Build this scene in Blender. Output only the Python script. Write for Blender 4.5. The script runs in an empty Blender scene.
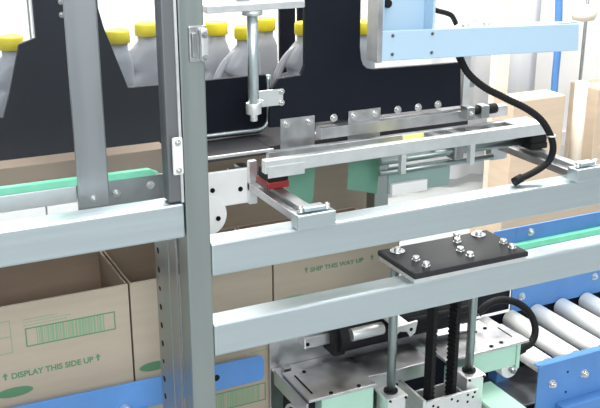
import bpy, bmesh, math, random
from mathutils import Vector, Matrix
random.seed(7)
SC = bpy.context.scene
COL = SC.collection
# ------------------------------------------------------------------ camera
CAM = Vector((0, 0, 1.5)); FPX = 965.4; YAW = .45615; PITCH = .33178
cy, sy, cp, sp = math.cos(YAW), math.sin(YAW), math.cos(PITCH), math.sin(PITCH)
fw = Vector((sy*cp, cy*cp, -sp)); rt = Vector((cy, -sy, 0)); up = rt.cross(fw)
cam = bpy.data.objects.new('camera', bpy.data.cameras.new('camera')); COL.objects.link(cam)
cam.matrix_world = Matrix(((rt.x, up.x, -fw.x, CAM.x), (rt.y, up.y, -fw.y, CAM.y), (rt.z, up.z, -fw.z, CAM.z), (0, 0, 0, 1)))
cam.data.sensor_fit = 'HORIZONTAL'; cam.data.sensor_width = 36; cam.data.lens = FPX/600*36
cam.data.clip_start = .05
SC.camera = cam
SC.view_settings.view_transform = 'Standard'; SC.view_settings.look = 'None'
SC.view_settings.gamma = 1; SC.view_settings.use_curve_mapping = False
SC.view_settings.exposure = 0.0
# ------------------------------------------------------------------ world
W = bpy.data.worlds.new('world'); SC.world = W; W.use_nodes = True
nt = W.node_tree; nt.nodes.clear()
out = nt.nodes.new('ShaderNodeOutputWorld'); bg = nt.nodes.new('ShaderNodeBackground')
tc = nt.nodes.new('ShaderNodeTexCoord'); sx = nt.nodes.new('ShaderNodeSeparateXYZ')
cr = nt.nodes.new('ShaderNodeValToRGB'); mr = nt.nodes.new('ShaderNodeMapRange')
nt.links.new(tc.outputs['Generated'], sx.inputs[0]); nt.links.new(sx.outputs['Z'], mr.inputs[0])
mr.inputs[1].default_value = -1; mr.inputs[2].default_value = 1
nt.links.new(mr.outputs[0], cr.inputs[0]); nt.links.new(cr.outputs[0], bg.inputs[0])
e = cr.color_ramp.elements
e[0].position = .25; e[0].color = (.16, .18, .18, 1)
e[1].position = .9; e[1].color = (.95, .98, 1, 1)
m_ = e.new(.48); m_.color = (.42, .47, .50, 1)
m_ = e.new(.6); m_.color = (.66, .74, .80, 1)
bg.inputs[1].default_value = 1.0
nt.links.new(bg.outputs[0], out.inputs[0])
# ------------------------------------------------------------------ lights (added fill lights, no lamps in view)
def area(name, loc, aim, sx_, sy_, power, color=(1, 1, 1)):
    l = bpy.data.lights.new(name, 'AREA'); l.shape = 'RECTANGLE'; l.size = sx_; l.size_y = sy_
    l.energy = power; l.color = color
    o = bpy.data.objects.new(name, l); COL.objects.link(o); o.location = loc
    o.rotation_euler = (Vector(aim) - Vector(loc)).to_track_quat('-Z', 'Y').to_euler()
    return o
area('wall_fill', (1.6, 2.9, 3.3), (2.2, 3.7, .4), 3.5, .6, 230, (1, .97, .93))  # added fill that brightens the back wall
area('machine_fill', (.9, .6, 3.2), (.95, 1.6, .8), 2.4, .5, 26, (.97, .99, 1))  # added overhead fill for the machine
area('machine_fill', (-.3, -1.8, 2.5), (.8, 1.6, .6), 3.0, 1.4, 95, (.99, .99, 1))  # added frontal fill from behind the camera, lifts cartons and paint

# ------------------------------------------------------------------ helpers
def ray(x, y):
    return rt*((x-300)/FPX) - up*((y-204)/FPX) + fw
def PY(x, y, Y):
    r = ray(x, y); return CAM + r*(Y/r.y)
def PZ(x, y, z):
    r = ray(x, y); return CAM + r*((z-CAM.z)/r.z)

def material(name, col, rough=.5, metal=0, noise=0, nscale=(20, 20, 20), bump=0, rnoise=0, spec=None, trans=0, coat=0, alpha=None):
    m = bpy.data.materials.new(name); m.use_nodes = True; t = m.node_tree; b = t.nodes['Principled BSDF']
    b.inputs['Base Color'].default_value = (*col, 1); b.inputs['Roughness'].default_value = rough
    b.inputs['Metallic'].default_value = metal
    if spec is not None: b.inputs['Specular IOR Level'].default_value = spec
    if trans: b.inputs['Transmission Weight'].default_value = trans
    if coat: b.inputs['Coat Weight'].default_value = coat
    if noise or bump or rnoise:
        c = t.nodes.new('ShaderNodeTexCoord'); mp = t.nodes.new('ShaderNodeMapping'); mp.inputs['Scale'].default_value = nscale
        n = t.nodes.new('ShaderNodeTexNoise'); n.inputs['Scale'].default_value = 1; n.inputs['Detail'].default_value = 5
        t.links.new(c.outputs['Object'], mp.inputs[0]); t.links.new(mp.outputs[0], n.inputs[0])
        if noise:
            mx = t.nodes.new('ShaderNodeMapRange'); mx.inputs[1].default_value = .3; mx.inputs[2].default_value = .7
            mx.inputs[3].default_value = 1-noise; mx.inputs[4].default_value = 1+noise
            v = t.nodes.new('ShaderNodeVectorMath'); v.operation = 'SCALE'; v.inputs[0].default_value = col
            t.links.new(n.outputs[0], mx.inputs[0]); t.links.new(mx.outputs[0], v.inputs['Scale']); t.links.new(v.outputs[0], b.inputs['Base Color'])
        if rnoise:
            mx = t.nodes.new('ShaderNodeMapRange'); mx.inputs[1].default_value = .3; mx.inputs[2].default_value = .7
            mx.inputs[3].default_value = max(.05, rough-rnoise); mx.inputs[4].default_value = rough+rnoise
            t.links.new(n.outputs[0], mx.inputs[0]); t.links.new(mx.outputs[0], b.inputs['Roughness'])
        if bump:
            bp = t.nodes.new('ShaderNodeBump'); bp.inputs['Strength'].default_value = bump; bp.inputs['Distance'].default_value = .002
            t.links.new(n.outputs[0], bp.inputs['Height']); t.links.new(bp.outputs[0], b.inputs['Normal'])
    return m
M = {}
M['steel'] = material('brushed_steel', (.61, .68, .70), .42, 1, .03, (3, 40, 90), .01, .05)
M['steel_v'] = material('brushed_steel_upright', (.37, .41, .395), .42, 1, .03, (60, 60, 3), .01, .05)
M['steel_dk'] = material('dull_steel', (.40, .41, .41), .42, 1, .08, (40, 40, 40), .05, .08)
M['galv'] = material('galvanised_steel', (.62, .62, .63), .38, 1, .14, (30, 30, 30), .05, .1)
M['alu'] = material('bare_aluminium', (.80, .81, .80), .4, .85, .04, (60, 60, 60), .04, .05)
M['bolt'] = material('bolt_steel', (.82, .82, .80), .25, 1)
M['film'] = material('pale_blue_coated_plate', (.47, .64, .78), .35, .2, .03, (3, 3, 3), 0, .04)
M['white'] = material('white_painted_metal', (.80, .80, .79), .4, 0, .03, (20, 20, 20))
M['mint'] = material('mint_green_paint', (.40, .63, .51), .42, 0, .05, (14, 14, 14), .02)
M['green'] = material('green_guide_plastic', (.22, .76, .48), .4, 0, .06, (30, 30, 30))
M['green_pl'] = material('green_tinted_plate', (.15, .33, .24), .35, .35, .06, (20, 20, 20))
M['blue'] = material('blue_painted_steel', (.095, .25, .56), .42, 0, .07, (12, 12, 12), .02)
M['black'] = material('black_plastic_board', (.007, .009, .016), .5, 0, .15, (9, 9, 9), .01, spec=.18)
M['black_an'] = material('black_anodised_plate', (.016, .016, .019), .42, .1, .15, (60, 60, 60), .05)
M['rubber'] = material('black_rubber', (.010, .010, .011), .6, 0, .2, (80, 80, 80), .1, spec=.2)
M['belt'] = material('dark_conveyor_belt', (.035, .035, .04), .6, 0, .2, (30, 30, 30), .05)
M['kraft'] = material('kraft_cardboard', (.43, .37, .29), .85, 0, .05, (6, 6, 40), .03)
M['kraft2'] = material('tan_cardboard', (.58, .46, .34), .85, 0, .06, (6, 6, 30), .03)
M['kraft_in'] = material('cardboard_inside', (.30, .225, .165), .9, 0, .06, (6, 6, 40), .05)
M['ink'] = material('green_print', (.10, .24, .13), .8)
M['ink2'] = material('light_green_print', (.22, .36, .22), .85)
M['jug'] = material('pale_grey_bottle_plastic', (.40, .41, .44), .35, 0, .03, (8, 8, 8), spec=.5)
M['cap'] = material('yellow_cap_plastic', (.92, .76, .03), .4, 0, .03, (30, 30, 30))
M['label'] = material('yellow_sticker', (.9, .85, .3), .6)
M['red'] = material('red_plastic', (.22, .012, .012), .4)
M['roller'] = material('zinc_roller', (.86, .86, .83), .45, .15, .05, (3, 3, 60), 0, .06)
M['stile'] = material('shaded_steel', (.20, .21, .22), .45, .7, .05, (20, 20, 3))  # door stile steel with its shade put into the base colour
M['teal'] = material('teal_grey_paint', (.24, .35, .33), .45, .1)
M['steel_n'] = material('brushed_flat_bar', (.50, .51, .51), .42, 1, .03, (60, 60, 3), .01, .05)
M['rod'] = material('ground_steel_rod', (.36, .42, .41), .38, 1)
M['wallp'] = material('white_wall_paint', (.86, .85, .83), .8, 0, .02, (3, 3, 3))
M['floorp'] = material('grey_floor_paint', (.36, .38, .38), .55, 0, .08, (2, 2, 2), .02)
M['sheet'] = material('white_plastic_sheet', (.84, .85, .88), .5, 0, .03, (3, 3, 1))
M['paper'] = material('cream_paper_roll', (.78, .70, .58), .8, 0, .08, (3, 3, 12))
M['grey_cur'] = material('grey_plastic_panel', (.55, .55, .57), .5, 0, .08, (4, 30, 1))
# door glass: clear sheet with a slight smoky tint
g = bpy.data.materials.new('door_glass'); g.use_nodes = True; t = g.node_tree; t.nodes.clear()
o_ = t.nodes.new('ShaderNodeOutputMaterial'); mi = t.nodes.new('ShaderNodeMixShader'); tr = t.nodes.new('ShaderNodeBsdfTransparent'); gl = t.nodes.new('ShaderNodeBsdfGlossy')
tr.inputs[0].default_value = (.93, .94, .95, 1); gl.inputs[0].default_value = (.9, .9, .9, 1); gl.inputs[1].default_value = .12
mi.inputs[0].default_value = .045
t.links.new(tr.outputs[0], mi.inputs[1]); t.links.new(gl.outputs[0], mi.inputs[2]); t.links.new(mi.outputs[0], o_.inputs[0])
M['glass'] = g

class MB:
    def __init__(s): s.bm = bmesh.new()
    def box(s, x0, x1, y0, y1, z0, z1):
        v = [s.bm.verts.new(p) for p in ((x0,y0,z0),(x1,y0,z0),(x1,y1,z0),(x0,y1,z0),(x0,y0,z1),(x1,y0,z1),(x1,y1,z1),(x0,y1,z1))]
        for f in ((0,3,2,1),(4,5,6,7),(0,1,5,4),(1,2,6,5),(2,3,7,6),(3,0,4,7)): s.bm.faces.new([v[i] for i in f])
        return s
    def prism(s, pts, ax, a, b, smooth=False):
        """pts: 2-D outline; ax: extrusion axis 'x' (pts=y,z) 'y' (pts=x,z) 'z' (pts=x,y)"""
        def P(p, t):
            return {'x': (t, p[0], p[1]), 'y': (p[0], t, p[1]), 'z': (p[0], p[1], t)}[ax]
        A = [s.bm.verts.new(P(p, a)) for p in pts]; B = [s.bm.verts.new(P(p, b)) for p in pts]
        s.bm.faces.new(A); s.bm.faces.new(B[::-1]); n = len(pts)
        for i in range(n):
            f = s.bm.faces.new((A[i], B[i], B[(i+1) % n], A[(i+1) % n])); f.smooth = smooth
        return s
    def frame(s, outer, inner, ax, a, b):
        """outline with an opening; outer and inner have the same number of points"""
        def P(p, t):
            return {'x': (t, p[0], p[1]), 'y': (p[0], t, p[1]), 'z': (p[0], p[1], t)}[ax]
        n = len(outer)
        oa = [s.bm.verts.new(P(p, a)) for p in outer]; ob = [s.bm.verts.new(P(p, b)) for p in outer]
        ia = [s.bm.verts.new(P(p, a)) for p in inner]; ib = [s.bm.verts.new(P(p, b)) for p in inner]
        for i in range(n):
            j = (i+1) % n
            for q in ((oa[i], oa[j], ia[j], ia[i]), (ob[j], ob[i], ib[i], ib[j]), (oa[j], oa[i], ob[i], ob[j]), (ia[i], ia[j], ib[j], ib[i])):
                s.bm.faces.new(q)
        return s
    def cyl(s, p, q, r, n=20, r2=None, caps=True):
        p = Vector(p); q = Vector(q); d = (q-p).normalized(); r2 = r if r2 is None else r2
        a = d.orthogonal().normalized(); b = d.cross(a)
        A = []; B = []
        for i in range(n):
            t = 2*math.pi*i/n; w = a*math.cos(t)+b*math.sin(t)
            A.append(s.bm.verts.new(p+w*r)); B.append(s.bm.verts.new(q+w*r2))
        for i in range(n):
            f = s.bm.faces.new((A[i], A[(i+1) % n], B[(i+1) % n], B[i])); f.smooth = True
        if caps: s.bm.faces.new(A[::-1]); s.bm.faces.new(B)
        return s
    def ring(s, p, q, r, ri, n=24):
        p = Vector(p); q = Vector(q); d = (q-p).normalized(); a = d.orthogonal().normalized(); b = d.cross(a)
        L = []
        for c, rr in ((p, r), (q, r), (q, ri), (p, ri)):
            L.append([s.bm.verts.new(c+(a*math.cos(2*math.pi*i/n)+b*math.sin(2*math.pi*i/n))*rr) for i in range(n)])
        for k in range(4):
            A, B = L[k], L[(k+1) % 4]
            for i in range(n):
                f = s.bm.faces.new((A[i], A[(i+1) % n], B[(i+1) % n], B[i])); f.smooth = k in (0, 2)
        return s
    def tube(s, pts, r, n=12, sub=8):
        P = [Vector(p) for p in pts]; out = []
        for i in range(len(P)-1):
            p0 = P[max(i-1, 0)]; p1 = P[i]; p2 = P[i+1]; p3 = P[min(i+2, len(P)-1)]
            for k in range(sub):
                t = k/sub
                out.append(.5*((2*p1)+(p2-p0)*t+(2*p0-5*p1+4*p2-p3)*t*t+(3*p1-p0-3*p2+p3)*t**3))
        out.append(P[-1]); rings = []; a = None
        for i, c in enumerate(out):
            d = (out[min(i+1, len(out)-1)]-out[max(i-1, 0)]).normalized()
            a = d.orthogonal().normalized() if a is None else (a-d*a.dot(d)).normalized()
            b = d.cross(a)
            rings.append([s.bm.verts.new(c+(a*math.cos(2*math.pi*j/n)+b*math.sin(2*math.pi*j/n))*(r(i) if callable(r) else r)) for j in range(n)])
        for A, B in zip(rings, rings[1:]):
            for j in range(n):
                f = s.bm.faces.new((A[j], A[(j+1) % n], B[(j+1) % n], B[j])); f.smooth = True
        s.bm.faces.new(rings[0][::-1]); s.bm.faces.new(rings[-1])
        return s
    def lathe(s, prof, c, n=28):
        """prof: (r, z) from bottom to top about the vertical through c"""
        R = [[s.bm.verts.new((c[0]+r*math.cos(2*math.pi*j/n), c[1]+r*math.sin(2*math.pi*j/n), c[2]+z)) for j in range(n)] for r, z in prof]
        for A, B in zip(R, R[1:]):
            for j in range(n):
                f = s.bm.faces.new((A[j], A[(j+1) % n], B[(j+1) % n], B[j])); f.smooth = True
        s.bm.faces.new(R[0][::-1]); s.bm.faces.new(R[-1])
        return s
    def build(s, name, mat, parent=None, bevel=0, loc=None, seg=2):
        bmesh.ops.recalc_face_normals(s.bm, faces=s.bm.faces)
        root = parent
        off = Vector((0, 0, 0))
        while root is not None:
            off += root.location; root = root.parent
        if loc is not None: off += Vector(loc)
        bmesh.ops.translate(s.bm, verts=s.bm.verts, vec=-off)
        me = bpy.data.meshes.new(name); s.bm.to_mesh(me); s.bm.free(); me.materials.append(M[mat] if isinstance(mat, str) else mat)
        o = bpy.data.objects.new(name, me); COL.objects.link(o)
        if parent is not None: o.parent = parent
        if loc is not None: o.location = loc
        if bevel:
            b = o.modifiers.new('bevel', 'BEVEL'); b.width = bevel; b.segments = seg; b.limit_method = 'ANGLE'; b.angle_limit = math.radians(40)
        return o
def box(*a): return MB().box(*a)
def tag(o, label, cat, group=None, kind=None):
    o['label'] = label; o['category'] = cat
    if group: o['group'] = group
    if kind: o['kind'] = kind
    return o
def thing(name, label, cat, loc, group=None):
    o = bpy.data.objects.new(name, None); COL.objects.link(o); o.location = loc; o.empty_display_size = .05
    return tag(o, label, cat, group)
def structure(o):
    o['kind'] = 'structure'; return o
def copy_tree(o, parent=None, delta=None):
    c = o.copy(); COL.objects.link(c); c.parent = parent
    if delta is not None: c.location = o.location+Vector(delta)
    for ch in list(o.children): copy_tree(ch, c)
    return c
def bolt_y(x, y, z, r=.006, h=.006):
    """cap screw with its axis along Y, head towards -Y from the face at y"""
    m = MB(); m.cyl((x, y, z), (x, y-.0015, z), r*1.35, 18); m.cyl((x, y-.0015, z), (x, y-h, z), r, 14); m.cyl((x, y-h, z), (x, y-h-.004, z), r*.55, 6)
    return m
def bolt_z(x, y, z, r=.006, h=.009):
    m = MB(); m.cyl((x, y, z), (x, y, z+.0015), r*1.3, 18); m.ring((x, y, z+.0015), (x, y, z+h), r, r*.5, 18); m.cyl((x, y, z+.0015), (x, y, z+h*.5), r*.5, 6)
    return m
def text_mesh(name, s, size, mat, parent, origin, shear=0, xscale=1.0):
    """letters lying in an X-Z plane facing -Y, lower left corner at origin"""
    cu = bpy.data.curves.new(name, 'FONT'); cu.body = s; cu.size = size; cu.extrude = .0002; cu.offset = size*.03
    tmp = bpy.data.objects.new(name, cu); COL.objects.link(tmp)
    dg = bpy.context.evaluated_depsgraph_get(); me = bpy.data.meshes.new_from_object(tmp.evaluated_get(dg))
    COL.objects.unlink(tmp); bpy.data.objects.remove(tmp)
    off = Vector((0, 0, 0)); r = parent
    while r is not None: off += r.location; r = r.parent
    for v in me.vertices:
        x, y, z = v.co; v.co = Vector((origin[0]+x*xscale, origin[1]-z, origin[2]+y))-off
    me.materials.clear(); me.materials.append(M[mat]); o = bpy.data.objects.new(name, me); COL.objects.link(o); o.parent = parent
    return o

# ================================================================== SETTING
structure(box(-3, 8, -3, 4.6, -.05, 0).build('floor', 'floorp'))
structure(box(-1.2, 6.5, 4.2, 4.3, 0, 3.4).build('wall_back', 'wallp'))
structure(box(-1.2, 6.5, 4.18, 4.2, 0, .08).build('baseboard_back', 'white'))

# ================================================================== MACHINE FRAME
YR = 1.367
fr = thing('machine_frame', 'welded stainless steel machine frame with one upright post and two long cross rails', 'machine frame', (.49, 1.39, 0))
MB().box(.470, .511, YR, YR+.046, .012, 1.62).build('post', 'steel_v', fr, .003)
MB().box(.448, .532, YR-.02, YR+.066, 0, .012).build('foot_plate', 'steel_dk', fr, .002)
MB().box(.5112, 2.05, YR, YR+.045, .873, .9315).build('cross_rail', 'steel', fr, .004)
MB().box(.5112, 2.05, YR, YR+.045, .727, .787).build('cross_rail', 'steel', fr, .004)
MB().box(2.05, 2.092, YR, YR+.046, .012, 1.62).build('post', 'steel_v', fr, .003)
MB().box(2.03, 2.112, YR-.02, YR+.066, 0, .012).build('foot_plate', 'steel_dk', fr, .002)
MB().box(.53, 2.04, 1.52, 1.66, .215, .222).build('added_pan', 'rubber', fr, .001)  # dark pan in two strips, added to hide the bright floor
MB().box(.53, 2.04, 1.415, 1.5198, .215, .222).build('added_pan', 'steel_dk', fr, .001)
# perforated inner upright with round holes
sf = MB().box(.4660, .4695, YR+.0462, 1.452, .012, .945).build('side_flange', 'steel_dk', fr, .0005)
MB().box(.4650, .4695, 1.4525, 1.488, .012, .945).build('side_strip', 'steel_v', fr, .001)
pu = MB().box(.4665, .4695, 1.4885, 1.532, .012, .945).build('perforated_upright', 'steel_dk', fr, .0008)
for k in range(18):
    z = .912-.036*k
    h = MB(); h.cyl((.4665, 1.512, z), (.4660, 1.512, z), .0058 if k % 4 != 3 else .0042, 16); h.build('hole', 'rubber', pu)
# hinge block on the post
hb = MB().box(.485, .513, YR-.004, YR-.0001, 1.229, 1.283).build('latch_plate', 'galv', fr, .002)
MB().box(.500, .5125, YR-.014, YR-.0041, 1.230, 1.280).build('latch_body', 'alu', hb, .004)
MB().box(.488, .497, YR-.008, YR-.0041, 1.236, 1.274).build('latch_slot', 'steel_dk', hb, .003)
for z in (1.236, 1.270): bolt_y(.506, YR-.014, z, .0035, .002).build('screw', 'steel_dk', hb)

# ================================================================== DOOR
dr = thing('machine_door', 'hinged steel framed guard door with clear glass pane, left of the upright post', 'door', (.2, 1.385, .95))
m = MB(); m.box(-.35, .4675, YR-.002, YR+.040, .950, 1.0085); m.build('bottom_rail', 'steel', dr, .004)
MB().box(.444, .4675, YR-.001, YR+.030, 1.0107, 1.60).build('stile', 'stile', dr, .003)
MB().box(.4622, .4668, YR-.006, YR-.001, 1.0107, 1.60).build('edge_trim', 'alu', dr, .001)
MB().box(-.35, -.31, YR-.002, YR+.040, 1.0107, 1.60).build('stile', 'steel', dr, .003)
MB().box(-.31, .444, YR+.012, YR+.017, 1.0107, 1.60).build('glass_pane', 'glass', dr)
hg = MB().box(.4495, .4662, YR-.0125, YR-.006, 1.058, 1.118).build('hinge_plate', 'white', dr, .003)
for z in (1.066, 1.110): bolt_y(.4575, YR-.0125, z, .0035, .002).build('screw', 'bolt', hg)

# ================================================================== UPPER CONVEYOR: side rail, green strip, mullion
ic = thing('conveyor_side_rail', 'steel side rail with green wear strip and flat upright bar behind the glass door', 'conveyor rail', (.2, 1.47, .98))
MB().box(-.3, .3215, 1.455, 1.49, 1.004, 1.032).build('side_plate', 'alu', ic, .002)
MB().box(.322, .465, 1.455, 1.459, .988, 1.032).build('end_plate', 'steel_dk', ic, .001)
MB().prism([(-.3, 1.0345), (.448, 1.0325), (.456, 1.036), (.440, 1.044), (-.3, 1.048)], 'y', 1.450, 1.462).build('green_strip', 'green', ic, .001)
MB().box(.322, .3715, 1.447, 1.4549, .995, 1.62).build('upright_bar', 'steel_n', ic, .0025)
bolt_y(.346, 1.447, 1.008, .005, .005).build('bolt', 'bolt', ic)
bolt_y(.385, 1.455, 1.010, .005, .005).build('bolt', 'bolt', ic)
bolt_y(.442, 1.455, 1.016, .005, .005).build('bolt', 'bolt', ic)
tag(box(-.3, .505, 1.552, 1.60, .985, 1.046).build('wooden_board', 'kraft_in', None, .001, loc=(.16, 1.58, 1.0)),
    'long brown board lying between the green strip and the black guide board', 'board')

# ================================================================== BOTTLE BED AND GUIDE BOARDS
bed = thing('bottle_conveyor', 'dark flat belt bed carrying the yellow capped bottles', 'conveyor', (.5, 1.8, .99))
MB().box(-.6, .735, 1.615, 1.98, .990, 1.000).build('belt', 'belt', bed, .001)
MB().box(.7355, 1.20, 1.635, 1.98, .990, 1.000).build('belt', 'belt', bed, .001)
MB().box(-.6, .735, 1.6105, 1.6145, .996, 1.002).build('edge_rail', 'alu', bed, .0008)
MB().box(-.6, 1.20, 1.981, 1.985, .975, 1.01).build('edge_rail', 'alu', bed, .0008)
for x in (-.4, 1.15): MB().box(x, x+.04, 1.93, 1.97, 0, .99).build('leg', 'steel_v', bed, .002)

# left board (further back) with swooping neck guides
pts = [(-.6, 1.004), (.752, 1.004), (.765, 1.009), (.772, 1.022), (.772, 1.121), (.487, 1.121), (.440, 1.240), (.440, 1.62), (.325, 1.62), (.325, 1.30), (.322, 1.20), (.300, 1.121), (-.6, 1.121)]
lb = thing('guide_board', 'black guide board behind the glass door with tapering neck column', 'guide board', (.3, 1.725, 1.004))
pts = [(-.6, 1.004), (.752, 1.004), (.765, 1.009), (.772, 1.022), (.772, 1.121), (.490, 1.121), (.452, 1.233), (.4435, 1.27), (.4435, 1.62), (.330, 1.62), (.330, 1.225), (.300, 1.215), (.276, 1.13), (.262, 1.09), (-.6, 1.09)]
MB().prism(pts, 'y', 1.720, 1.730).build('board', 'black', lb, .001)
MB().tube([(.60, 1.7165, 1.012), (.70, 1.7165, 1.012), (.752, 1.7165, 1.012), (.768, 1.7165, 1.022), (.772, 1.7165, 1.04), (.7725, 1.7165, 1.121)], .0045, 10, 6).build('edge_highlight_rod', 'steel', lb)  # light rod stands in for the highlight along the board's edge
for z in (1.285, 1.262): bolt_y(.378, 1.720, z, .004, .004).build('bolt', 'bolt', lb)

rb = thing('guide_board', 'large black guide board with wide upright column and a row of bolts along its foot', 'guide board', (.95, 1.605, 1.04))
pts = [(.722, 1.046), (1.154, 1.044), (1.148, 1.134), (.944, 1.138), (.930, 1.141), (.921, 1.148), (.916, 1.160), (.913, 1.185), (.911, 1.62), (.795, 1.62), (.795, 1.158), (.787, 1.140), (.742, 1.138), (.727, 1.12), (.722, 1.07)]
MB().prism(pts, 'y', 1.600, 1.610).build('board', 'black', rb, .0015)
for x, z in ((.857, 1.051), (1.001, 1.052), (1.049, 1.052), (1.096, 1.053)): bolt_y(x, 1.600, z, .0058, .006).build('bolt', 'bolt', rb)
MB().box(1.156, 1.172, 1.598, 1.62, 1.041, 1.19).build('end_strip', 'alu', rb, .001)
kb = MB(); kb.box(1.1725, 1.186, 1.600, 1.612, 1.080, 1.106); kb.build('latch', 'steel_dk', rb, .002)
# narrow dark bars behind between the bottles
nb = thing('neck_guide', 'narrow black double upright bar between the middle bottles', 'guide bar', (.94, 1.95, 1.0))
MB().box(.905, .943, 1.945, 1.955, 1.0005, 1.62).build('upright_bar', 'black', nb, .001)
MB().box(.950, .990, 1.945, 1.955, 1.0005, 1.62).build('upright_bar', 'black', nb, .001)

# ================================================================== BOTTLES
def make_jug(loc, label, lean=0):
    t = thing('bottle', label, 'bottle', loc, None)
    x, y, z = loc
    # silhouette in X-Z (origin at base centre), handle opening on the left shoulder; grown in depth with a bevel
    R = .001
    body = MB()
    prof = [  # z, x-left, x-right, half-depth
        (0, -.042, .042, .024), (.012, -.046, .047, .028), (.060, -.046, .047, .028), (.090, -.042, .047, .028)]
    def ring(z_, xl, xr, hd, n=20):
        c = (xl+xr)/2; a = (xr-xl)/2; L = []
        for i in range(n):
            th = 2*math.pi*i/n; cx = math.cos(th); sx_ = math.sin(th)
            px = abs(cx)**.6*(1 if cx > 0 else -1); py = abs(sx_)**.6*(1 if sx_ > 0 else -1)
            L.append(body.bm.verts.new((x+c+a*px, y+hd*py, z+z_)))
        return L
    prof += [(.096, -.018, .047, .028), (.107, -.022, .047, .027), (.113, -.034, .047, .027), (.126, -.028, .047, .026), (.142, -.018, .046, .025), (.156, -.004, .041, .023), (.1635, .002, .038, .0175), (.177, .002, .038, .0175)]
    Rs = [ring(*p) for p in prof]
    for A, B in zip(Rs, Rs[1:]):
        for i in range(20):
            f = body.bm.faces.new((A[i], A[(i+1) % 20], B[(i+1) % 20], B[i])); f.smooth = True
    body.bm.faces.new(Rs[0][::-1]); body.bm.faces.new(Rs[-1])
    b = body.build('body', 'jug', t)
    h = MB()
    h.tube([(x+.008, y, z+.151), (x-.012, y, z+.142), (x-.028, y, z+.128), (x-.040, y, z+.110), (x-.047, y, z+.092), (x-.045, y, z+.07), (x-.040, y, z+.05)], .0085, 12, 5)
    h.build('handle', 'jug', t)
    c = MB(); n = 30
    c.lathe([(.0225, .176), (.0245, .177), (.0245, .198), (.0225, .2015), (.016, .2025), (.0155, .201), (.004, .201)], (x+.020, y, z), 32)
    c.build('cap', 'cap', t)
    return t
BL = [  # cap centre and top edge as seen, then the label
 ((10, 35), 'pale grey bottle with yellow cap at the far left, seen through the door glass'),
 ((117, 29), 'grey bottle with yellow cap just right of the flat upright bar'),
 ((146, 22), 'grey bottle with arched handle directly left of the frame post'),
 ((216, 21), 'grey bottle with yellow cap just right of the latch on the post'),
 ((246, 25), 'grey bottle with yellow cap and arched handle directly left of the steel plunger rod'),
 ((264, 17), 'grey bottle with yellow cap just right of the plunger rod, partly hidden by its neighbour'),
 ((306, 21), 'grey bottle directly left of the wide black column, its handle opening showing'),
 ((362, 20), 'grey bottle with yellow cap just right of the wide black column'),
]
for (x_, y_), lab in BL:
    p = PZ(x_, y_+1.5, 1.2015)
    make_jug((p.x-.020, p.y, 1.001), lab)['group'] = 'yellow capped bottles on the belt'

# ================================================================== DEFLECTOR PLATES hanging from the right board
def deflector(x, label):
    t = thing('deflector_plate', label, 'bracket', (x, 1.585, 1.0), 'hanging deflector plates')
    w = .036
    MB().box(x-w, x+w, 1.597, 1.5995, .972, 1.061).build('upper_plate', 'galv', t, .0004)
    MB().prism([(x-w, .9715), (x+w, .9715), (x+w-.008, .885), (x-w-.004, .905)], 'y', 1.590, 1.592).build('lower_flap', 'green_pl', t, .0004)
    for dx in (-.024, .024): bolt_y(x+dx, 1.597, 1.0505, .0055, .005).build('bolt', 'bolt', t)
deflector(.779, 'hanging steel deflector plate with green lower flap, nearest the plunger rod')
deflector(.9245, 'hanging steel deflector plate with green lower flap, second from the plunger rod')
t = thing('support_angle', 'grey steel angle running under the foot of the black guide board', 'rail', (1.0, 1.62, 1.0))
MB().box(.817, 1.255, 1.575, 1.5965, 1.018, 1.040).build('front_flange', 'galv', t, .001)
MB().box(.817, 1.255, 1.5996, 1.612, 1.020, 1.0245).build('bottom_flange', 'galv', t, .001)
t = thing('clamp_block', 'small grey steel clamp blocks with black knobs at the right foot of the guide board', 'clamp', (1.21, 1.57, 1.03))
for x in (1.134, 1.170): MB().box(x, x+.020, 1.550, 1.5745, 1.026, 1.052).build('block', 'steel_dk', t, .002)
m = MB(); m.cyl((1.1905, 1.562, 1.041), (1.214, 1.562, 1.041), .0105); m.build('knob', 'rubber', t, .002)
m = MB(); m.cyl((1.1545, 1.562, 1.041), (1.1695, 1.562, 1.041), .0085); m.build('knob', 'rubber', t, .002)
bolt_y(1.144, 1.550, 1.040, .004, .003).build('bolt', 'bolt', t)

# ================================================================== PUSHER FRAME on linear guides
t = thing('pusher_frame', 'long steel ladder frame bar lying across both slide guides', 'pusher frame', (.98, 1.52, .99))
MB().box(.667, 1.302, 1.50, 1.516, .990, 1.015).build('front_bar', 'alu', t, .0015)
MB().box(.700, 1.302, 1.556, 1.570, .990, 1.012).build('rear_bar', 'galv', t, .001)
for x in (1.045, 1.09, 1.135, 1.18): MB().box(x, x+.016, 1.5161, 1.5559, .998, 1.010).build('cross_slat', 'steel_dk', t, .001)
MB().box(1.235, 1.300, 1.5161, 1.5559, 1.008, 1.0125).build('corner_plate', 'alu', t, .001)
MB().box(.672, .745, 1.4985, 1.4999, .982, 1.004).build('end_tab', 'alu', t, .0005)
for x, z in ((.953, .950), (1.113, .948)): MB().box(x, x+.011, 1.502, 1.514, z, .9899).build('upright', 'alu', t, .001)
MB().box(.965, 1.012, 1.519, 1.521, .990, 1.022).build('yellow_sticker', 'label', t)
m = MB(); m.cyl((.93, 1.545, .968), (1.28, 1.545, .968), .0085, 20); m.build('guide_shaft', 'rod', t)
m = MB(); m.cyl((.93, 1.545, .944), (1.20, 1.545, .944), .006, 20); m.build('guide_shaft', 'rod', t)
MB().box(1.095, 1.118, 1.530, 1.560, .952, .9899).build('bearing_block', 'steel_dk', t, .003)
MB().box(.955, 1.10, 1.550, 1.556, .895, .950).build('back_plate', 'teal', t, .001)
MB().box(.958, 1.04, 1.540, 1.5495, .895, .918).build('white_block', 'white', t, .001)

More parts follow.
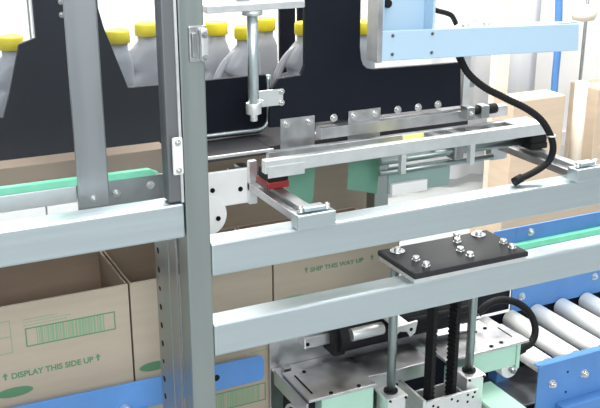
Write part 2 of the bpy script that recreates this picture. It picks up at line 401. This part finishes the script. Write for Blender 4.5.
def guide(x0, x1, y1, label, red):
    xc = (x0+x1)/2
    t = thing('linear_guide', label, 'slide guide', (xc, 1.5, .935), 'slide guides under the pusher bar')
    MB().box(xc-.024, xc+.024, 1.385, y1, .932, .947).build('rail_bed', 'galv', t, .001)
    MB().box(xc-.010, xc+.010, 1.388, y1-.004, .9472, .956).build('slide_rail', 'steel_dk', t, .001)
    eb = MB().box(x0, x1, 1.356, 1.384, .932, .958).build('end_block', 'steel', t, .002)
    MB().box(x0+.016, x1-.016, 1.364, 1.384, .9602, .967).build('top_plate', 'steel', t, .0015)
    for dx in (.014, (x1-x0)-.014): bolt_z(x0+dx-.003 if dx < .03 else x0+dx+.003, 1.370, .9602, .005, .009).build('bolt', 'bolt', t)
    MB().box(xc-.022, xc+.022, 1.510, 1.565, .9562, .970).build('carriage', 'red' if red else 'rubber', t, .003)
    MB().box(xc-.020, xc+.020, 1.512, 1.555, .9702, .9898).build('carriage_top', 'rubber', t, .001)
    MB().box(xc-.022, xc+.022, y1-.02, y1, .90, .9348).build('rear_foot', 'galv', t, .001)
guide(.662, .734, 1.70, 'slide guide with bolted end block on the rail, left one beside the post', True)
guide(1.259, 1.325, 1.66, 'slide guide with bolted end block on the rail, right one by the black hose', False)
t = thing('corner_bracket', 'white painted bracket with round lobe beside the post, under the bottle bed', 'bracket', (.6, 1.6, .93))
MB().box(.560, .690, 1.600, 1.608, .905, .974).build('plate', 'white', t, .002)
m = MB(); m.cyl((.590, 1.596, .892), (.590, 1.5999, .892), .040, 40); m.build('lobe', 'white', t, .001)
MB().box(.674, .690, 1.589, 1.5995, .905, .990).build('side_plate', 'alu', t, .001)
for x, z in ((.612, .885), (.604, .94), (.660, .935)): bolt_y(x, 1.5955 if z < .9 else 1.600, z, .0035, .001).build('screw', 'rubber', t)

# ================================================================== PLUNGER
t = thing('plunger', 'steel rod with collar hanging from a flat plate above the bottles', 'plunger', (.65, 1.5, 1.1))
MB().box(.566, .746, 1.500, 1.64, 1.279, 1.292).build('top_plate', 'alu', t, .002)
m = MB(); m.cyl((.6555, 1.52, 1.118), (.6555, 1.52, 1.2788), .0095, 24); m.build('rod', 'steel', t)
m = MB(); m.cyl((.6555, 1.52, 1.098), (.6555, 1.52, 1.1178), .0135, 24); m.cyl((.6555, 1.52, 1.085), (.6555, 1.52, 1.0978), .0065, 20); m.build('collar', 'alu', t, .001)
m = MB(); m.cyl((.6555, 1.52, 1.270), (.6555, 1.52, 1.2788), .018, 24); m.build('flange', 'alu', t)
m = MB(); m.cyl((.6505, 1.55, 1.2922), (.6505, 1.55, 1.60), .014, 24); m.build('upper_shaft', 'steel', t)
MB().box(.690, .749, 1.597, 1.5995, 1.088, 1.119).build('arm_plate', 'alu', t, .001)
MB().box(.690, .700, 1.575, 1.5965, 1.098, 1.106).build('arm', 'alu', t, .001)
for z in (1.093, 1.114): bolt_y(.745, 1.597, z, .0045, .004).build('bolt', 'bolt', t)

# ================================================================== UPPER PALE BLUE BEAM
t = thing('upper_beam', 'pale blue horizontal beam with tall boxed upright at its left end', 'beam', (1.03, 1.4, 1.2))
MB().prism([(.822, 1.202), (1.245, 1.187), (1.241, 1.237), (.822, 1.252)], 'y', 1.370, 1.374).build('front_plate', 'film', t, .0015)
for x, z in ((.843, 1.212), (.843, 1.243), (.921, 1.209), (.921, 1.241)): bolt_y(x, 1.370, z, .0022, .001).build('screw', 'steel_dk', t)
MB().prism([(.824, 1.202), (1.243, 1.187), (1.243, 1.190), (.824, 1.205)], 'y', 1.3742, 1.395).build('bottom_flange', 'film', t, .001)
MB().prism([(.955, 1.3742), (1.240, 1.3742), (1.210, 1.385), (.985, 1.475), (.955, 1.475)], 'z', 1.2375, 1.2405).build('gusset_plate', 'steel', t, .001)
MB().box(.812, .8215, 1.366, 1.402, 1.200, 1.62).build('side_plate', 'galv', t, .001)
MB().box(.8232, .929, 1.402, 1.406, 1.21, 1.62).build('back_plate', 'film', t, .001)
MB().box(.8232, .829, 1.3745, 1.4018, 1.254, 1.62).build('left_cheek', 'film', t, .001)
MB().box(.924, .929, 1.3745, 1.4018, 1.21, 1.62).build('right_cheek', 'film', t, .001)
m = MB(); m.cyl((.848, 1.394, 1.292), (.848, 1.4019, 1.292), .007, 18); m.build('fitting', 'rubber', t)
for x, z in ((1.01, 1.245), (1.055, 1.243)):
    m = MB(); m.cyl((x, 1.40, 1.2402), (x, 1.40, 1.248), .007, 18); m.build('bolt', 'bolt', t)

# ================================================================== LIFT UNIT
t = thing('lift_table', 'black bolted lift plate on two steel rods and toothed belts, resting at the lower rail', 'lift', (1.03, 1.44, .79))
MB().box(.901, 1.155, 1.362, 1.488, .7875, .7965).build('base_plate', 'alu', t, .001)
MB().box(.898, 1.157, 1.357, 1.492, .7970, .808).build('top_plate', 'black_an', t, .003)
for x, y in ((.938, 1.408), (.939, 1.375), (1.040, 1.410), (1.041, 1.380), (1.140, 1.407), (1.139, 1.378), (1.062, 1.452), (1.078, 1.478)):
    bolt_z(x, y+.008, .8082, .0062, .008).build('bolt', 'bolt', t)
for x, y in ((.929, 1.468), (1.122, 1.472)):
    m = MB(); m.cyl((x, y, .8082), (x, y, .8105), .0145, 28); m.cyl((x, y, .8105), (x, y, .817), .007, 6); m.build('washer', 'bolt', t)
for x in (.921, 1.112):
    m = MB(); m.cyl((x, 1.462, .50), (x, 1.462, .7870), .009, 24); m.build('guide_rod', 'rod', t)
for x, s_ in ((1.008, 1), (1.064, -1)):
    m = MB(); m.box(x-.004, x+.004, 1.442, 1.468, .44, .7870)
    for k in range(34):
        z = .448+k*.010
        a = x+s_*.0039
        m.box(min(a, a+s_*.0025), max(a, a+s_*.0025), 1.442, 1.468, z, z+.005)
    m.build('toothed_belt', 'rubber', t)
t = thing('belt_clamp_box', 'open topped silver clamp box with bolt holes around both toothed belts', 'clamp box', (1.04, 1.47, .43))
MB().box(.982, 1.112, 1.424, 1.431, .36, .486).build('front_plate', 'alu', t, .001)
MB().box(.975, .982, 1.424, 1.52, .36, .492).build('side_plate', 'alu', t, .001)
MB().box(1.078, 1.084, 1.4315, 1.50, .36, .48).build('side_plate', 'alu', t, .001)
MB().box(.982, 1.0778, 1.495, 1.50, .36, .47).build('back_plate', 'alu', t, .001)
MB().box(.982, 1.0778, 1.431, 1.495, .36, .365).build('floor_plate', 'alu', t, .001)
for x, z in ((1.000, .474), (1.012, .468), (1.045, .478), (1.060, .470), (1.085, .478), (1.098, .470), (1.085, .462), (1.102, .480), (1.03, .456), (1.004, .452)):
    m = MB(); m.cyl((x, 1.4237, z), (x, 1.424, z), .0030, 12); m.build('bolt_hole', 'rubber', t)
def collar(x, label):
    t = thing('rod_collar', label, 'bearing', (x, 1.46, .45), 'rod bearings')
    MB().box(x-.021, x+.021, 1.437, 1.482, .42, .503).build('bearing_block', 'alu', t, .002)
    MB().box(x-.024, x+.024, 1.434, 1.486, .5032, .509).build('flange', 'alu', t, .0015)
    m = MB(); m.ring((x, 1.462, .5092), (x, 1.462, .5125), .0145, .0091, 28); m.build('seal_ring', 'rubber', t)
    for dx in (-.018, .018): bolt_y(x+dx, 1.434, .505, .002, .001).build('screw', 'rubber', t)
collar(.921, 'grey bearing block around the foot of the left lift rod')
collar(1.112, 'grey bearing block around the foot of the right lift rod')

# left housing
t = thing('drive_housing', 'mint green drive housing with grey top plate, left of the lift rods', 'housing', (.85, 1.54, .42))
MB().prism([(.740, 1.469), (.892, 1.469), (.892, 1.50), (1.045, 1.50), (1.045, 1.592), (.740, 1.592)], 'z', .524, .530).build('top_plate', 'galv', t, .001)
MB().box(.772, .890, 1.476, 1.590, .30, .5238).build('green_box', 'mint', t, .002)
m = MB(); m.box(.756, .760, 1.49, 1.57, .5301, .5306); m.build('slot', 'rubber', t)
for x, y in ((.782, 1.575), (.792, 1.476), (.855, 1.476), (.90, 1.58)):
    bolt_z(x, y, .5302, .0032, .002).build('screw', 'rubber', t)
MB().box(.7345, .7395, 1.469, 1.62, .490, .5235).build('end_plate', 'galv', t, .001)
MB().box(.740, 1.27, 1.594, 1.645, .508, .513).build('rear_shelf', 'galv', t, .001)
MB().box(.738, 1.13, 1.646, 1.652, .40, .625).build('back_plate', 'galv', t, .001)
MB().box(.803, .868, 1.615, 1.6455, .557, .583).build('sensor_block', 'galv', t, .002)
bolt_y(.810, 1.615, .568, .003, .0015).build('screw', 'rubber', t)
m = MB(); m.box(.752, .768, 1.605, 1.625, .5132, .530); m.build('foot_clip', 'steel_dk', t, .002)
MB().box(.745, .770, 1.50, 1.60, .36, .5235).build('cavity_shade_block', 'rubber', t, .002)  # black block standing in for the shade under the top plate
m = MB(); m.ring((.738, 1.53, .435), (.7445, 1.53, .435), .050, .044, 40); m.build('wheel_rim', 'alu', t)
# motor / cylinder behind rods
t = thing('drive_motor', 'black cylinder motor with shiny tube lying behind the lift rods', 'motor', (.98, 1.61, .58))
m = MB(); m.cyl((.872, 1.612, .572), (1.215, 1.612, .572), .033, 32); m.build('body', 'rubber', t, .002)
m = MB(); m.box(.862, .890, 1.596, 1.645, .535, .610); m.build('end_cap', 'rubber', t, .003)
m = MB(); m.cyl((.892, 1.578, .588), (.968, 1.578, .588), .0135, 28); m.build('cylinder_tube', 'alu', t, .001)
m = MB(); m.cyl((.968, 1.578, .588), (1.19, 1.578, .588), .008, 20); m.build('rod', 'rubber', t)
MB().prism([(.955, .618), (1.015, .622), (1.010, .596), (.998, .588), (.990, .602), (.972, .606), (.962, .598)], 'y', 1.515, 1.521).build('lug_plate', 'alu', t, .001)
m = MB(); m.cyl((.999, 1.5145, .606), (.999, 1.515, .606), .004, 14); m.build('lug_hole', 'rubber', t)
m = MB(); m.box(.965, 1.0, 1.5212, 1.60, .612, .617); m.build('lug_arm', 'alu', t, .001)
# right housing
t = thing('drive_housing', 'mint green drive housing with slotted grey top plate, right of the lift rods', 'housing', (1.18, 1.55, .42))
MB().prism([(1.070, 1.487), (1.290, 1.487), (1.284, 1.578), (1.070, 1.595)], 'z', .524, .530).build('top_plate', 'galv', t, .001)
MB().box(1.135, 1.262, 1.495, 1.575, .470, .5238).build('green_box', 'mint', t, .0015)
MB().box(1.2625, 1.272, 1.492, 1.54, .462, .5238).build('end_rib', 'mint', t, .0015)
MB().box(1.262, 1.2655, 1.515, 1.565, .5301, .5306).build('slot', 'rubber', t)
for x, y in ((1.195, 1.498), (1.225, 1.503), (1.205, 1.57), (1.235, 1.575)): bolt_z(x, y, .5302, .0035, .002).build('screw', 'rubber', t)
MB().box(1.137, 1.205, 1.34, 1.505, .432, .440).build('lower_plate', 'mint', t, .0015)
MB().box(1.13, 1.17, 1.495, 1.575, .30, .4618).build('leg_bracket', 'mint', t, .0015)

# ================================================================== HOSES
def hose(name, label, pts, r, marks=0):
    t = thing(name, label, 'hose', pts[0])
    m = MB(); m.tube(pts, lambda i: r*(1.04 if i % 2 else .93), 14, 14); m.build('tube', 'rubber', t)
    for k in range(marks):
        pass
    return t
P_ = [PY(459, 56, 1.42), PY(468, 73, 1.42), PY(484, 87, 1.41), PY(505, 98, 1.40), PY(527, 109, 1.39), PY(542, 121, 1.385), PY(551, 137, 1.38), PY(553, 150, 1.38), PY(548, 162, 1.385), PY(536, 171, 1.39), PY(520, 179, 1.395)]
h = hose('black_hose', 'black corrugated hose curving from the pale blue beam down to the cross rail', P_, .0067)
m = MB(); m.ring(P_[6]+Vector((0, 0, .001)), P_[6]+Vector((0, 0, .004)), .0088, .007, 20); m.build('tie', 'alu', h)
e0 = P_[-1]
m = MB(); m.cyl(e0+Vector((.004, 0, .002)), e0+Vector((-.014, 0, -.004)), .0085, 18); m.build('end_fitting', 'rubber', h)
q_ = [PY(430, 8, 1.43), PY(438, 11, 1.43), PY(446, 13, 1.43), PY(452, 16, 1.43), PY(456, 24, 1.43)]
hose('black_cable', 'short black cable between the boxed upright and the top of the pale blue beam', q_, .0045)
P2 = [PY(478, 314, 1.60), PY(487, 305, 1.60), PY(500, 300, 1.60), PY(515, 302, 1.59), PY(527, 310, 1.58), PY(534, 322, 1.57), PY(535, 334, 1.56), PY(530, 344, 1.55), PY(522, 348, 1.545)]
h = hose('black_hose', 'black corrugated hose arching over the right green drive housing by the rollers', P2, .0085)
m = MB(); m.cyl(P2[-1]+Vector((.004, 0, .0)), P2[-1]+Vector((-.014, 0, -.004)), .0115, 18); m.build('end_fitting', 'rubber', h)

# ================================================================== ROLLER CONVEYOR
t = thing('roller_conveyor', 'roller conveyor with blue side frames and pale steel rollers at the lower right', 'conveyor', (1.9, 1.69, 0))
YN, YF = 1.55, 1.83
nf = MB().prism([(1.380, .280), (2.9, .280), (2.9, .411), (1.388, .411), (1.380, .404)], 'y', YN, YN+.004).build('side_frame', 'blue', t, .001)
MB().box(1.380, 2.9, YN+.0042, YN+.020, .407, .411).build('top_flange', 'blue', nf, .0005)
for x, z in ((1.423, .356), (1.520, .360), (1.617, .362)):
    m = bolt_y(x, YN, z, .0078, .009); m.build('bolt', 'bolt', nf)
for x, z in ((1.469, .376), (1.469, .322)):
    m = MB(); m.cyl((x, YN-.0004, z), (x, YN, z), .0032, 12); m.build('frame_hole', 'rubber', nf)
MB().box(1.44, 1.60, YN-.03, YN-.001, .270, .300).build('support_bar', 'blue', t, .001)
ff = MB().box(1.515, 2.9, YF, YF+.005, .40, .640).build('side_frame', 'blue', t, .001)
MB().box(1.445, 1.5148, YF, YF+.005, .55, .640).build('frame_end', 'blue', ff, .001)
MB().box(1.50, 2.9, YF-.016, YF-.0002, .583, .599).build('wear_strip', 'green', t, .001)
for x, z in ((1.560, .621), (1.548, .442), (1.795, .452)):
    bolt_y(x, YF, z, .0078, .006).build('bolt', 'steel', ff)
m = MB(); m.box(1.36, 1.513, YF+.006, YF+.03, .41, .50); m.build('end_bracket', 'black', t)
k = 0
x = 1.3402
while x < 2.85:
    z = .388
    y0 = YN+.022 if x > 1.37 else 1.60
    m = MB(); m.cyl((x, y0+.004, z), (x, YF-.004, z), .024, 32)
    ro = m.build('roller', 'roller', t, .002)
    m = MB(); m.cyl((x, y0-.012, z), (x, y0+.0038, z), .006, 10); m.build('axle', 'steel_dk', ro); m = MB(); m.cyl((x, YF-.0038, z), (x, YF-.0003, z), .006, 10); m.build('axle', 'steel_dk', ro)
    x += .0852
for x in (1.45, 2.6):
    for y in (YN+.0042, YF-.045): MB().box(x, x+.04, y, y+.04, 0, .33).build('leg', 'blue', t, .002)
MB().box(1.12, 2.9, YF+.006, YF+.010, .0, .40).build('added_dark_skirt', 'black', t, .001)  # added dark panel, blocks the bright floor seen between the rollers
tag(box(1.18, 2.9, 1.662, 1.828, .225, .232).build('added_tray', 'steel_dk', None, .002, loc=(2.0, 1.7, .225)), 'added dull grey steel tray below the rollers, darkening their gaps', 'tray')  # tray added to keep the roller gaps dark

# ================================================================== CARTON BED AND SIDE GUIDE
t = thing('carton_bed', 'low roller bed hidden beneath the open cartons', 'conveyor', (.4, 1.78, 0))
MB().box(-.6, 1.10, 1.665, 1.90, .395, .412).build('bed_plate', 'steel_dk', t, .001)
for x in (-.5, .55, .88): MB().box(x, x+.04, 1.76, 1.80, 0, .3948).build('leg', 'blue', t, .002)
t = thing('side_guide', 'blue flat guide bar with rounded end in front of the open cartons', 'guide rail', (.3, 1.62, .53))
pts = [(-.6, .512), (.702, .508), (.709, .511), (.712, .518), (.712, .553), (.709, .560), (.702, .564), (-.6, .590)]
MB().prism(pts, 'y', 1.618, 1.624).build('bar', 'blue', t, .001)
MB().box(-.6, .46, 1.612, 1.630, .495, .5118).build('lower_flange', 'blue', t, .001)
m = MB(); m.cyl((.607, 1.6175, .538), (.607, 1.618, .538), .007, 18); m.build('slot', 'rubber', t)
m = MB(); m.cyl((.416, 1.600, .520), (.416, 1.6178, .520), .010, 18); m.build('bolt', 'alu', t, .001)

# ================================================================== CARTONS
def carton(x0, x1, y0, y1, z0, z1, label, mat='kraft', group='open cartons in a row'):
    t = thing('carton', label, 'carton', ((x0+x1)/2, (y0+y1)/2, z0), group)
    d = .004
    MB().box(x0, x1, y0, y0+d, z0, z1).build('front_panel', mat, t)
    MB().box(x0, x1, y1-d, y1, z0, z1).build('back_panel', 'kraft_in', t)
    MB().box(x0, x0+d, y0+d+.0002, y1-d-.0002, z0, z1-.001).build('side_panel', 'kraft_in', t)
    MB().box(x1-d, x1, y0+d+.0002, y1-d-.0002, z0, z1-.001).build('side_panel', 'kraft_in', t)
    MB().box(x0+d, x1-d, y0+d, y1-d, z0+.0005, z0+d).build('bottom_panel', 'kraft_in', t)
    return t
def arrow(m, x, z, y, s):
    m.prism([(x-s*.12, z), (x+s*.12, z), (x+s*.12, z+s*.5), (x+s*.36, z+s*.5), (x, z+s), (x-s*.36, z+s*.5), (x-s*.12, z+s*.5)], 'y', y-.0004, y-.0001)
def barcode(t, x0, x1, z0, z1, y, seed, quiet=.12):
    rnd = random.Random(seed)
    m = MB(); w = .0022
    m.frame([(x0, z0), (x1, z0), (x1, z1), (x0, z1)], [(x0+w, z0+w), (x1-w, z0+w), (x1-w, z1-w), (x0+w, z1-w)], 'y', y-.0004, y-.0001)
    m.build('barcode_frame', 'ink', t)
    m = MB(); x = x0+(x1-x0)*quiet
    while x < x1-(x1-x0)*quiet:
        b = rnd.choice((.0012, .0018, .003, .0045)); m.box(x, x+b, y-.0004, y-.0001, z0+w, z1-w); x += b+rnd.choice((.0010, .0014, .0022))
    m.build('barcode_bars', 'ink2', t)
c1 = carton(.128, .449, 1.66, 1.86, .4125, .757, 'open carton printed DISPLAY THIS SIDE UP under a green barcode')
yy = 1.66
text_mesh('printed_text', 'DISPLAY THIS SIDE UP', .0160, 'ink', c1, (.2185, yy-.0003, .610), xscale=.985)
m = MB(); arrow(m, .208, .610, yy, .015); m.build('printed_arrow', 'ink', c1); m = MB(); arrow(m, .382, .610, yy, .015); m.build('printed_arrow', 'ink', c1)
barcode(c1, .2515, .4205, .6685, .7065, yy, 3)
m = MB()
for r_, L_ in ((0, .075), (1, .082), (2, .06)):
    z = .7115+r_*.0058; x = .2495
    rnd = random.Random(r_)
    while x < .2495+L_:
        w = rnd.uniform(.002, .006); m.box(x, x+w, yy-.0004, yy-.0001, z, z+.0016); x += w+.0016
m.build('small_print', 'ink2', c1)
m = MB()
x0, x1, z0, z1 = .150, .2265, .663, .728
for a in (x0, .1875, x1-.0014): m.box(a, a+.0014, yy-.0004, yy-.0001, z0, z1)
for b in (z0, .6955, z1-.0014): m.box(x0, x1, yy-.0006, yy-.00045, b, b+.0014)
m.build('printed_table', 'ink2', c1)
m = MB(); m.prism([(.222+.034*math.cos(a), .582+.010*math.sin(a)) for a in [i*math.pi/12 for i in range(24)]], 'y', yy-.0004, yy-.0001); m.build('printed_mark', 'ink', c1)
m = MB(); m.prism([(.492+.030*math.cos(a), .572+.010*math.sin(a)) for a in [i*math.pi/12 for i in range(24)]], 'y', yy-.0004, yy-.0001)
c2 = carton(.453, .751, 1.66, 1.86, .4125, .757, 'open carton directly behind the upright post')
m.build('printed_mark', 'ink', c2)
barcode(c2, .590, .733, .434, .476, yy, 5)
m = MB(); m.box(.70, .751, yy-.0004, yy-.0001, .552, .5535); m.build('printed_line', 'ink2', c2)
c3 = carton(.755, 1.055, 1.66, 1.86, .4125, .757, 'open carton printed SHIP THIS WAY UP behind the two cross rails')
text_mesh('printed_text', 'SHIP THIS WAY UP', .0135, 'ink', c3, (.838, yy-.0003, .7095), xscale=1.13)
m = MB(); arrow(m, .829, .7095, yy, .013); m.build('printed_arrow', 'ink', c3); m = MB(); arrow(m, .987, .7095, yy, .013); m.build('printed_arrow', 'ink', c3)
m = MB(); m.prism([(.80+.03*math.cos(a), .656+.008*math.sin(a)) for a in [i*math.pi/12 for i in range(24)]], 'y', yy-.0004, yy-.0001); m.build('printed_mark', 'ink2', c3)

# ================================================================== BACK OF THE HALL
def closed_box(name, label, x0, x1, y0, y1, z0, z1, mat='kraft2'):
    t = thing(name, label, 'box', ((x0+x1)/2, (y0+y1)/2, z0))
    MB().box(x0, x1, y0, y1, z0, z1).build('body', mat, t, .004)
    MB().box(x0-.0005, x1+.0005, (y0+y1)/2-.03, (y0+y1)/2+.03, z1+.0001, z1+.0008).build('tape', 'paper', t)
    return t
closed_box('cardboard_box', 'tan cardboard box standing behind the pusher frame, seen beneath the black boards', .70, 1.20, 2.02, 2.40, 0, .93, 'kraft')
closed_box('cardboard_box', 'tan cardboard box on the floor right of the guide board, behind the black hose', 2.74, 3.04, 3.40, 3.55, 0, .52)
closed_box('cardboard_box', 'tan cardboard box at the right edge of the hall beside the wall pole', 3.33, 3.9, 3.50, 3.70, 0, .50)
closed_box('cardboard_box', 'low tan cardboard box lying in front of the taller one behind the right slide guide', 2.20, 2.75, 2.75, 2.95, 0, .30)
t = thing('hanging_curtain', 'hanging translucent grey plastic panel at the upper left, seen through the door glass', 'curtain', (.62, 2.9, 0))
MB().box(.55, .67, 2.9, 2.904, 1.04, 1.7).build('sheet', 'grey_cur', t)
MB().box(.54, .545, 2.9, 2.91, 0, 1.7).build('edge_post', 'steel_dk', t, .001)
tag(box(2.78, 2.86, 3.60, 3.64, 0, 1.4).build('wooden_plank', 'paper', None, .002, loc=(2.82, 3.62, 0)), 'beige upright plank standing behind the right end of the black guide board', 'plank')
t = thing('wall_pole', 'thin upright pole with round cream knob at the upper right', 'pole', (3.29, 3.6, 0))
m = MB(); m.cyl((3.300, 3.6, 0), (3.300, 3.6, 1.4), .008, 16); m.build('pole', 'steel_dk', t)
m = MB(); m.lathe([(.01, -.04), (.05, -.03), (.062, 0), (.05, .03), (.01, .04)], tuple(PY(584, 13, 3.52))); m.build('knob', 'paper', t)
t = thing('paper_roll', 'cream wrapped roll standing upright behind the right end of the cross rail', 'roll', (3.185, 3.46, 0))
m = MB(); m.cyl((3.185, 3.46, 0), (3.185, 3.46, .56), .03, 28); m.build('roll', 'paper', t)
t = thing('plastic_sheet', 'white plastic sheet hanging behind the hose with a blue edge', 'sheet', (3.0, 3.8, 0))
pts = [(2.2+i*.04, 3.80+.02*math.sin(i*1.3)+.01*math.sin(i*2.9)) for i in range(26)]
m = MB(); m.prism(pts+[(a, b+.006) for a, b in pts[::-1]], 'z', .05, 1.8, True); m.build('sheet', 'sheet', t)
m = MB(); m.tube([PY(549, 190, 3.7), PY(551, 140, 3.7), PY(555, 80, 3.7), PY(558, 40, 3.7), PY(560, -60, 3.7)], .018, 12); m.build('blue_edge', 'blue', t)
